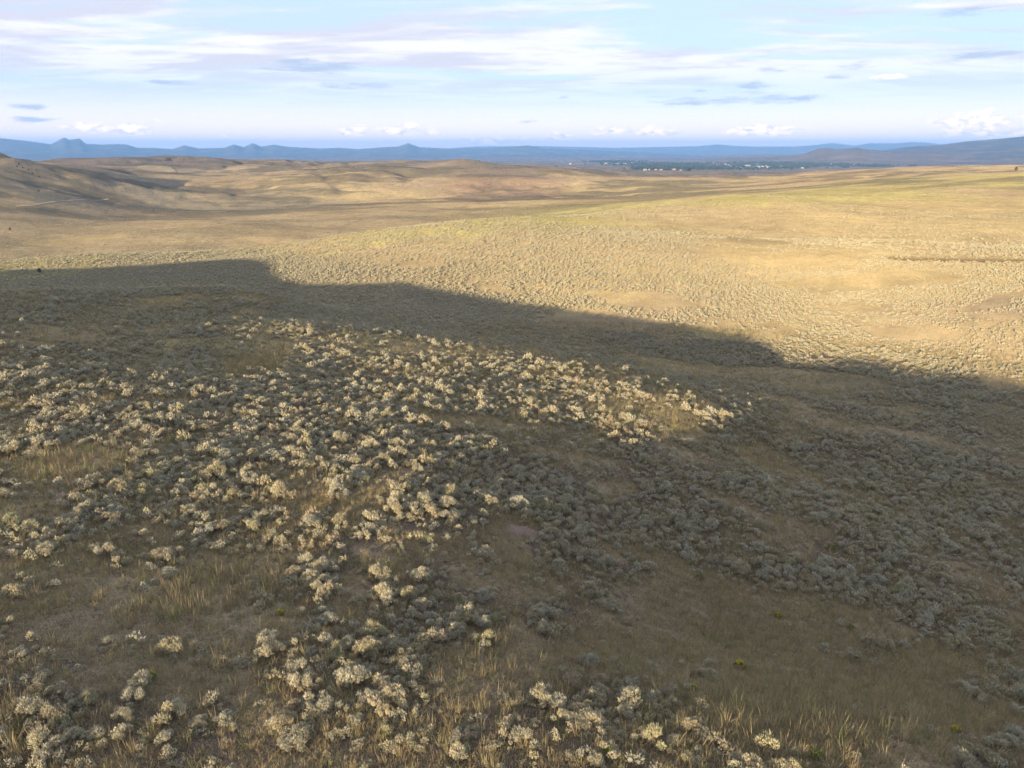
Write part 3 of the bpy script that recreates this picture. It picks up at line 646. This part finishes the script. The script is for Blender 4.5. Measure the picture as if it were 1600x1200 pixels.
# grass
def grass_pts(r0, r1, sp, az):
    a, b = jitter_grid(r0, r1, sp, math.radians(az), rg)
    k = (fbm(a, b, 1.8, 3, .6, 31)+.6*fbm(a, b, 8, 2, .5, 32)) > rg.uniform(-.95, .15, len(a)); return a[k], b[k]
gs = [(grass_pts(6, 34, .165, 46), 1.0), (grass_pts(34, 70, .29, 44), 1.35), (grass_pts(70, 130, .6, 42), 1.8)]
ax = np.concatenate([g[0][0] for g in gs]); ay = np.concatenate([g[0][1] for g in gs]); asz = np.concatenate([np.full(len(g[0][0]), g[1]) for g in gs])
az_ = ground(ax, ay); pu, pv = project(ax, ay, az_)
tall = np.clip(patch_field(pu, pv, [(1230, 1140, 260, 70, .1), (400, 570, 90, 28, 0), (120, 735, 140, 34, 0), (30, 1140, 90, 60, 0), (1000, 660, 110, 25, .1), (350, 930, 200, 50, -.15)])*2, 0, 1)
asz = asz*rg.uniform(.4, 1.2, len(ax))*(1+.25*tall)
gi_ = np.where(rg.random(len(ax)) < .25+.5*tall, rg.choice([2, 4], len(ax)), rg.choice([0, 1, 3], len(ax)))
o = scatter('dry_grass', np.stack([ax, ay, az_+CAM_Z-.01], -1), rg.uniform(0, 6.28, len(ax)), np.stack([asz, asz, asz], -1), gi_, C_GRASS, tilt=.15)
tag(o, 'dry brown bunch grass between the sagebrush', 'grass', None, 'stuff')
print('grass', len(ax))
# the 300 sagebrush that show largest, one by one
_np = len(NEAR)
def sage_object(i, kind):
    root = bpy.data.objects.new('sagebrush', None); COL.objects.link(root); root.empty_display_size = .3
    root.location = (x[i], y[i], z[i]+CAM_Z-.03); root.rotation_euler = (0, 0, rot[i]); root.scale = (size[i], size[i], size[i]*hgt[i])
    fo = bpy.data.objects.new('foliage', NEAR[kind][0]); st = bpy.data.objects.new('stem', NEAR[kind][1])
    link(fo, root); link(st, root)
    return root
# ------------------------------------------------------------------ the 300 sagebrush, labelled by look and place
lit_top = sunlit(x, y, z+.55*size)
lit_low = sunlit(x, y, z+.15*size)
ORD = ['first', 'second', 'third', 'fourth', 'fifth', 'sixth', 'seventh', 'eighth', 'ninth', 'tenth', 'eleventh', 'twelfth', 'thirteenth', 'fourteenth', 'fifteenth', 'sixteenth', 'seventeenth', 'eighteenth', 'nineteenth', 'twentieth',
       'twenty-first', 'twenty-second', 'twenty-third', 'twenty-fourth', 'twenty-fifth', 'twenty-sixth', 'twenty-seventh', 'twenty-eighth', 'twenty-ninth', 'thirtieth']
HZ = [(130, 'outer left'), (267, 'far left'), (533, 'left'), (800, 'left of centre'), (1067, 'right of centre'), (1333, 'right'), (1470, 'far right'), (9999, 'outer right')]
VZ = [(1130, 'along the bottom edge'), (1070, 'just above the bottom edge'), (1010, 'low in the foreground'), (950, 'in the lower foreground'), (895, 'midway up the foreground'), (840, 'in the upper foreground'), (-1, 'high in the foreground')]
cells = {}
um, vm = project(x, y, z+.3*size)
for i in np.where(single)[0]:
    h = next(n for lim, n in HZ if um[i] < lim); v_ = next(n for lim, n in VZ if vm[i] >= lim)
    cells.setdefault((v_, h), []).append(i)
for (v_, h), lst in cells.items():
    lst.sort(key=lambda i: um[i])
    for k, i in enumerate(lst):
        kind = int(rg.integers(0, _np)); o = sage_object(i, kind)
        sz = 'large ' if size[i] > .5 else ('small ' if size[i] < .3 else '')
        tone = 'sunlit cream' if lit_low[i] else ('grey-green, sun-tipped' if lit_top[i] else 'shaded grey-green')
        tag(o, '%s%s sagebrush, %s from left %s, %s' % (sz, tone, ORD[min(k, 29)], v_, h), 'sagebrush', 'nearest sagebrush on the ridge')

# rabbitbrush and other green plants among the sage
def rabbit_mesh(seed, flowers):
    r_ = np.random.default_rng(seed); n = 190
    zz = r_.uniform(.05, 1, n); ph = r_.uniform(0, 6.283, n); s = np.sqrt(1-zz*zz)
    nrm = np.c_[s*np.cos(ph), s*np.sin(ph), zz]
    pos = nrm*np.array([.26, .26, .30])*r_.uniform(.5, .95, n)[:, None]+np.array([0, 0, .04])
    v, t, idx = shoots(pos, nrm*.8+np.array([0, 0, .7])+r_.normal(size=(n, 3))*.15, .13*r_.uniform(.7, 1.3, n), .012*r_.uniform(.8, 1.4, n), r_)
    fol = mesh_from('foliage', [(v, t, (r_.uniform(.75, 1.25, n)[:, None]*np.ones(3))[idx])], M_RABBIT)
    fl = None
    if flowers:
        m_ = 46; ph = r_.uniform(0, 6.283, m_); rr = np.sqrt(r_.random(m_))*.24; iv, if_ = ico(); parts = []
        for k in range(m_):
            c = np.array([rr[k]*math.cos(ph[k]), rr[k]*math.sin(ph[k]), .42-rr[k]*.5+r_.uniform(-.03, .05)])
            parts.append((iv*r_.uniform(.014, .03)+c, if_, np.ones(3)*r_.uniform(.8, 1.15)))
        fl = mesh_from('flower_head', parts, M_FLOWER)
    st = []
    for k in range(9):
        a = 6.283*k/9; st.append((*tube((0, 0, -.04), (.17*math.cos(a), .17*math.sin(a), .22), .010, .004, 3), np.ones(3)))
    return fol, fl, mesh_from('stem', st, M_STEM)
RB = [rabbit_mesh(900+k, k % 2) for k in range(4)]
for (u, v, sc, fl, lab) in [(1155, 1045, .8, 1, 'yellow-flowered rabbitbrush standing alone in the brown grass clearing, right of centre'),
        (1082, 1080, .6, 1, 'small yellow-flowered rabbitbrush at the lower left rim of the grass clearing'),
        (1093, 905, .8, 0, 'round bright green rabbitbrush at the top of the brown grass clearing'),
        (727, 975, 1.0, 0, 'large round green rabbitbrush among sunlit sagebrush near the picture centre'),
        (1300, 860, .9, 0, 'green rabbitbrush inside the shaded sagebrush band at right'),
        (952, 1180, .8, 0, 'pale green rabbitbrush at the bottom edge, right of centre'),
        (1010, 1150, .6, 1, 'little yellow-green rabbitbrush just above the bottom edge, right of centre'),
        (1275, 1188, .8, 0, 'green rabbitbrush touching the bottom edge in the right half'),
        (438, 962, .6, 1, 'yellow-tipped rabbitbrush in the grass strip at left'),
        (235, 1062, .7, 1, 'yellow-tipped rabbitbrush low in the left corner grass'),
        (1138, 1015, .6, 0, 'dull green rabbitbrush just above the yellow-flowered one in the clearing'),
        (1330, 985, .7, 0, 'low green rabbitbrush in the grass below the right sagebrush band'),
        (1215, 965, .6, 1, 'yellow-green rabbitbrush in the right part of the grass clearing'),
        (670, 657, .9, 0, 'green rabbitbrush up on the sunlit part of the ridge'),
        (790, 660, .9, 0, 'farthest green rabbitbrush on the sunlit ridge, right of its neighbour'),
        (1492, 1145, .6, 1, 'yellow-green rabbitbrush in the bottom right corner')]:
    gx_, gy_ = at(u, v); k = int(rg.choice([1, 3] if fl else [0, 2]))
    root = link(bpy.data.objects.new('rabbitbrush', None)); root.location = (gx_, gy_, float(ground(gx_, gy_))+CAM_Z-.02); root.rotation_euler.z = rg.uniform(0, 6.28); root.scale = (sc,)*3
    link(bpy.data.objects.new('foliage', RB[k][0]), root); link(bpy.data.objects.new('stem', RB[k][2]), root)
    if fl: link(bpy.data.objects.new('flower_head', RB[k][1]), root)
    tag(root, lab, 'rabbitbrush', 'rabbitbrush in the foreground')

def plain_material(name, colr, rough=.9, nscale=3.0, var=.5):
    m = bpy.data.materials.new(name); m.use_nodes = True; N = NT(m.node_tree)
    p = N.n('ShaderNodeNewGeometry').outputs['Position']; n = N.noise(p, nscale, 5, .65)
    c = N.vmath('SCALE', (*colr,), None, N.math('ADD', 1-var/2, N.math('MULTIPLY', n, var)))
    b = N.n('ShaderNodeBump', None, Height=n, Strength=.5, Distance=.05)
    d = N.n('ShaderNodeBsdfDiffuse', None, Color=c, Roughness=rough, Normal=b.outputs[0])
    out = N.n('ShaderNodeOutputMaterial'); N.link(d.outputs[0], out.inputs['Surface']); return m
# bare earth mounds
M_EARTH = plain_material('bare_earth', (.235, .175, .155), nscale=9)
for (u, v, rad, lab) in [(820, 832, .75, 'bare purplish earth mound beside sagebrush near the picture centre'), (105, 776, .6, 'bare purplish earth mound at the left beside sunlit sagebrush')]:
    cx, cy = at(u, v); A, R_ = np.meshgrid(np.linspace(0, 2*math.pi, 29)[:-1], np.linspace(0, 1, 10), indexing='ij')
    wob = 1+.25*np.sin(A*2+1)+.12*np.sin(A*5); mx, my = cx+np.cos(A)*R_*rad*wob*1.2, cy+np.sin(A)*R_*rad*wob
    mz = ground(mx, my)+CAM_Z+.14*(1-R_**2)+.03*fbm(mx, my, .3, 3, .5, 40)*(1-R_)-.04*(R_ > .95)
    me = new_mesh('bare_earth_mound', np.stack([mx, my, mz], -1).reshape(-1, 3), grid_faces(28, 10, True), 4); me.materials.append(M_EARTH)
    tag(link(bpy.data.objects.new('bare_earth_mound', me)), lab, 'mound')

# junipers
def juniper_meshes(seed):
    r_ = np.random.default_rng(seed); parts = []; n = 420
    hz = r_.random(n)**.8; rad = .42*np.sqrt(np.clip(1-hz, 0, 1))*(1+.35*np.sin(hz*9+seed))+.06; ph = r_.uniform(0, 6.283, n)
    pos = np.c_[rad*np.cos(ph)*r_.uniform(.4, 1, n), rad*np.sin(ph)*r_.uniform(.4, 1, n), .28+hz*.95]
    v, t, idx = shoots(pos, np.c_[np.cos(ph), np.sin(ph), np.ones(n)*.8]+r_.normal(size=(n, 3))*.3, .16*r_.uniform(.6, 1.4, n), .03*r_.uniform(.7, 1.3, n), r_)
    parts.append((v, t, (r_.uniform(.7, 1.4, n)[:, None]*np.ones(3))[idx]))
    tr = [(*tube((0, 0, -.1), (.02, .01, .85), .06, .02, 6, (.03, -.02, .4)), np.ones(3))]
    for k in range(6):
        a = r_.uniform(0, 6.28); h = .25+.1*k; tr.append((*tube((0, 0, h), (.3*math.cos(a), .3*math.sin(a), h+.22), .025, .008, 4), np.ones(3)))
    return mesh_from('crown', parts, M_DARKLEAF), mesh_from('trunk', tr, M_STEM)
JUN = [juniper_meshes(950+k) for k in range(3)]
def juniper(u, v, h, lab, group=None, rmin=6):
    gx_, gy_ = at(u, v, rmin); k = int(rg.integers(0, 3)); root = link(bpy.data.objects.new('juniper_tree', None))
    root.location = (gx_, gy_, float(ground(gx_, gy_))+CAM_Z-.05); root.rotation_euler.z = rg.uniform(0, 6.28); s = h/1.3; root.scale = (s*.9, s*.9, s)
    link(bpy.data.objects.new('crown', JUN[k][0]), root); link(bpy.data.objects.new('trunk', JUN[k][1]), root)
    tag(root, lab, 'juniper', group)
juniper(62, 427, 1.3, 'small dark juniper on the shaded knoll at the left edge')
juniper(16, 361, 2.0, 'lone dark juniper in the golden basin at the left edge', None, 300)
juniper(1587, 268, 5, 'single dark tree on the brown ridge at the far right', None, 900)
for k, (u, v) in enumerate([(27, 262), (36, 264), (45, 267), (57, 268), (51, 273), (30, 258), (62, 278), (61, 300)]):
    juniper(u, v, 2.3, 'tiny dark juniper high on the far left brown slope, %s from the left' % ORD[k+1] if k < 4 else 'tiny dark juniper on the far left brown slope, %s' % ['in mid slope', 'topmost of all', 'lower right', 'lowest of all'][k-4], 'junipers on the far left slope', 700)

# dirt tracks and a pale hayfield
M_TRACK = plain_material('pale_dirt', (.36, .29, .20), nscale=.5); M_HAY = plain_material('hayfield_stubble', (.28, .24, .155), nscale=.05, var=.5)
def ribbon(name, pix, w, rmin, lift=.25):
    pts = np.array([at(u, v, rmin) for u, v in pix]); t = np.linspace(0, len(pts)-1, len(pts)*14)
    c = np.stack([np.interp(t, range(len(pts)), pts[:, k]) for k in (0, 1)], -1); d = np.gradient(c, axis=0); nrm = np.stack([-d[:, 1], d[:, 0]], -1)/np.linalg.norm(d, axis=1)[:, None]
    rows = []
    for s in np.linspace(-1, 1, 5):
        q = c+nrm*s*w/2; rows.append(np.stack([q[:, 0], q[:, 1], ground(q[:, 0], q[:, 1])+CAM_Z+lift], -1))
    V = np.stack(rows, 1); me = new_mesh(name, V.reshape(-1, 3), grid_faces(len(c), 5), 4); me.materials.append(M_TRACK)
    tag(link(bpy.data.objects.new(name, me)), kind='structure')
ribbon('dirt_track', [(25, 323), (50, 321), (75, 317), (100, 314), (130, 312.5), (170, 311)], 2.4, 500)
ribbon('dirt_track', [(75, 293), (90, 297), (110, 302), (128, 306)], 2.0, 500)
def field(pix_c, ru, rv, rmin):
    A, R_ = np.meshgrid(np.linspace(0, 2*math.pi, 41)[:-1], np.linspace(0, 1, 9), indexing='ij'); V = np.zeros((40, 9, 3))
    sq = 1/np.maximum(np.abs(np.cos(A)), np.abs(np.sin(A)))**.55
    cx, cy = at(*pix_c, rmin); r0 = math.hypot(cx, cy); a0 = math.atan2(cx, cy)
    px, py = np.cos(A)*R_*sq*ru, np.sin(A)*R_*sq*rv
    V[..., 0] = cx+px*math.cos(a0)+py*math.sin(a0); V[..., 1] = cy-px*math.sin(a0)+py*math.cos(a0)
    V[..., 2] = ground(V[..., 0], V[..., 1])+CAM_Z+.6
    me = new_mesh('hayfield', V.reshape(-1, 3), grid_faces(40, 9, True), 4); add_col(me, 'cover', np.tile((.40, .345, .225), (360, 1))); me.materials.append(M_LAND)
    tag(link(bpy.data.objects.new('hayfield', me)), kind='structure')
field((243, 267), 36, 110, 1500)

# ------------------------------------------------------------------ the town on the plain
def hit(u, v, rmin=1700, rmax=9000):
    up = 600.0-v; rx, ry, rz = u-800.0, F_PX*CP+up*SP, -F_PX*SP+up*CP; h = np.hypot(rx, ry); out = np.full(u.shape, np.nan)
    for r in np.exp(np.linspace(math.log(rmin), math.log(rmax), 900)):
        m_ = np.isnan(out) & (r*rz/h < ground(r*rx/h, r*ry/h)); out[m_] = r
    out[out < rmin*1.01] = np.nan
    return out*rx/h, out*ry/h
C_TREE = bpy.data.collections.new('town_tree_forms')
for k in range(4):
    r_ = np.random.default_rng(970+k); n = 60; q = r_.normal(size=(n, 3)); q /= np.linalg.norm(q, axis=1)[:, None]
    pos = q*np.array([3.2, 3.2, 3.6])*r_.uniform(.4, 1, n)[:, None]+np.array([0, 0, 5.2])
    v_, t_, idx = shoots(pos, q+np.array([0, 0, .5]), 2.4*r_.uniform(.6, 1.3, n), .8*r_.uniform(.7, 1.3, n), r_)
    tv, tt = tube((0, 0, -.5), (0, 0, 4.5), .35, .2, 5)
    C_TREE.objects.link(bpy.data.objects.new('town_tree_form_%02d' % k, mesh_from('town_tree_form', [(v_, t_, (r_.uniform(.6, 1.4, n)[:, None]*np.ones(3))[idx]), (tv, tt, np.array([2., 1.4, 1.2]))], M_TOWNLEAF)))
bands = [(1035, 268.5, 42, 4.5, 300), (1010, 264, 30, 2, 60), (1110, 262, 70, 4, 420), (1000, 257, 60, 2.5, 260), (1060, 258, 70, 2.5, 300), (1200, 260, 75, 4.5, 520), (1230, 255, 90, 3, 480), (1290, 258, 60, 2.5, 260), (1360, 260, 40, 1.5, 90), (960, 253, 50, 2, 160),
         (1520, 251, 70, 1.5, 200), (1450, 253.5, 50, 1.5, 60), (1575, 256, 30, 1.2, 60), (1320, 262, 6, 1, 10), (1425, 260, 8, .8, 8), (870, 263, 6, .6, 6), (1066, 275, 14, .7, 10), (1098, 274.5, 5, .6, 6), (1180, 247, 40, 1, 60), (900, 250, 60, 1, 60)]
tu = np.concatenate([rg.normal(0, .45, int(n*2.3))*ru+u for u, v, ru, rv, n in bands]); tv_ = np.concatenate([rg.normal(0, .45, int(n*2.3))*rv+v for u, v, ru, rv, n in bands])
tx, ty = hit(tu, tv_, 2500); ok = ~np.isnan(tx); tx, ty = tx[ok], ty[ok]; tz = ground(tx, ty)
ts = rg.uniform(.8, 1.7, len(tx))
WALLS = [plain_material('pale_siding', c, nscale=.3, var=.2) for c in ((.36, .35, .33), (.29, .27, .25), (.24, .22, .21), (.33, .30, .26))]
ROOFS = [plain_material('roofing', c, nscale=.3, var=.25) for c in ((.30, .28, .27), (.22, .17, .15), (.40, .39, .38))]
def house_mesh(L, W, H, R, wall, roof, eave=.5):
    a, b = L/2, W/2
    V = [(-a, -b, -1), (a, -b, -1), (a, b, -1), (-a, b, -1), (-a, -b, H), (a, -b, H), (a, b, H), (-a, b, H), (-a, 0, H+R), (a, 0, H+R)]
    Fc = [(0, 1, 5, 4), (2, 3, 7, 6), (1, 2, 6, 9, 5), (3, 0, 4, 8, 7)]
    me = bpy.data.meshes.new('wall'); me.from_pydata(V, [], Fc); me.materials.append(wall)
    e = eave; k = R/b; t = .25
    q = [(-a-e, -b-e, H-e*k), (a+e, -b-e, H-e*k), (a+e, 0, H+R), (-a-e, 0, H+R), (a+e, b+e, H-e*k), (-a-e, b+e, H-e*k)]
    V2 = [(x_, y_, z_+.05) for x_, y_, z_ in q]+[(x_, y_, z_+.05+t) for x_, y_, z_ in q]
    F2 = [(6, 7, 8, 9), (9, 8, 10, 11), (1, 0, 3, 2), (2, 3, 5, 4), (0, 1, 7, 6), (4, 5, 11, 10), (1, 2, 8, 7), (2, 4, 10, 8), (3, 0, 6, 9), (5, 3, 9, 11)]
    m2 = bpy.data.meshes.new('roof'); m2.from_pydata(V2, [], F2); m2.materials.append(roof)
    return me, m2
HOUSES = [house_mesh(*[q*1.0 if isinstance(q, (int, float)) else q for q in p]) for p in ((13, 9, 3.2, 2.6, WALLS[0], ROOFS[0]), (16, 10, 3.4, 2.4, WALLS[1], ROOFS[1]), (11, 9, 5.5, 2.6, WALLS[3], ROOFS[0]), (20, 12, 4, 2, WALLS[0], ROOFS[2]), (12, 8, 3, 2.2, WALLS[2], ROOFS[2]))]
def place_house(x_, y_, meshes, rz, lab, group=None, name='house', cat='house'):
    root = link(bpy.data.objects.new(name, None)); root.location = (x_, y_, float(ground(x_, y_))+CAM_Z); root.rotation_euler.z = rz
    link(bpy.data.objects.new('wall', meshes[0]), root); link(bpy.data.objects.new('roof', meshes[1]), root); tag(root, lab, cat, group)
HPOS = []
hb = [(1120, 259.5, 45, 2.2, 26, 'pale little house in the middle of the far town'), (1180, 260.5, 40, 3, 30, 'pale little house among the right-hand trees of the far town'), (1035, 266.5, 38, 2.5, 12, 'pale little house in the nearest tree belt of the far town'),
      (1500, 252, 75, 1.6, 28, 'pale speck of a house in the settlement below the mesa'), (1310, 257, 55, 1.5, 10, 'pale little house at the thin right end of the town'), (990, 257, 45, 2, 9, 'pale little house at the left end of the town')]
for (u, v, ru, rv, n, lab) in hb:
    hx, hy = hit(rg.normal(0, .5, n)*ru+u, rg.normal(0, .5, n)*rv+v, 2500)
    hs = sorted([(a/b, a, b) for a, b in zip(hx, hy) if not np.isnan(a)])
    for k, (_, a, b) in enumerate(hs):
        HPOS.append((a, b)); place_house(a, b, HOUSES[int(rg.integers(0, 5))], rg.uniform(0, 3.14), lab.replace('pale', 'pale', 1)+', '+ORD[k]+' from the left', lab.replace('pale little house', 'houses').replace('pale speck of a house', 'houses'))
def one(u, v, rmin=1700):
    a, b = hit(np.array([float(u)]), np.array([float(v)]), rmin); return float(a[0]), float(b[0])
WHITE = plain_material('white_steel', (.46, .45, .43), nscale=.2, var=.1)
for (u, v, dim, rz, lab) in [(1075.5, 272.5, (10, 9, 5, 3), .2, 'bright white barn in front of the town, left of a long shed'), (1088, 272.2, (34, 8, 2.6, 1.2), .1, 'long low pale shed beside the white barn below the town'),
                             (1549, 259, (24, 12, 5, 2), .15, 'large white hall at the far right below the mesa'), (1244, 261.5, (16, 11, 5, 3), .4, 'white house standing out on the near edge of the town trees'),
                             (1256, 263, (26, 9, 3, 1.5), .1, 'long white trailer-like building on the ridge edge near the town'), (892, 265.5, (10, 7, 3, 2), .2, 'lone white house on the plain left of the town'), (891, 256.5, (16, 9, 4, 2), .1, 'lone pale farmhouse far out on the plain'),
                             (1386, 259, (14, 9, 4, 2), .1, 'small white house right of the town under the low hills'), (1592, 261.5, (12, 8, 4, 2), .2, 'small white house touching the right edge')]:
    a, b = one(u, v, 2500)
    if a == a: place_house(a, b, house_mesh(*dim, WHITE, ROOFS[2]), rz-math.atan2(a, b), lab, None, 'building', 'building')

keep = np.ones(len(tx), bool)
for a, b in HPOS:                                      # yards: no tree stands right in front of a house
    r_ = math.hypot(a, b); lat = (tx*b-ty*a)/r_; dep = r_-(tx*a+ty*b)/r_
    keep &= ~((np.abs(lat) < 13) & (dep > -12) & (dep < 260))
tx, ty, tz, ts = tx[keep], ty[keep], tz[keep], ts[keep]
o = scatter('town_trees', np.stack([tx, ty, tz+CAM_Z], -1), rg.uniform(0, 6.28, len(tx)), np.stack([ts, ts, ts*.9], -1), rg.integers(0, 4, len(tx)), C_TREE, tilt=.02)
tag(o, 'dark belt of leafy trees running through the far town', 'trees', None, 'stuff')
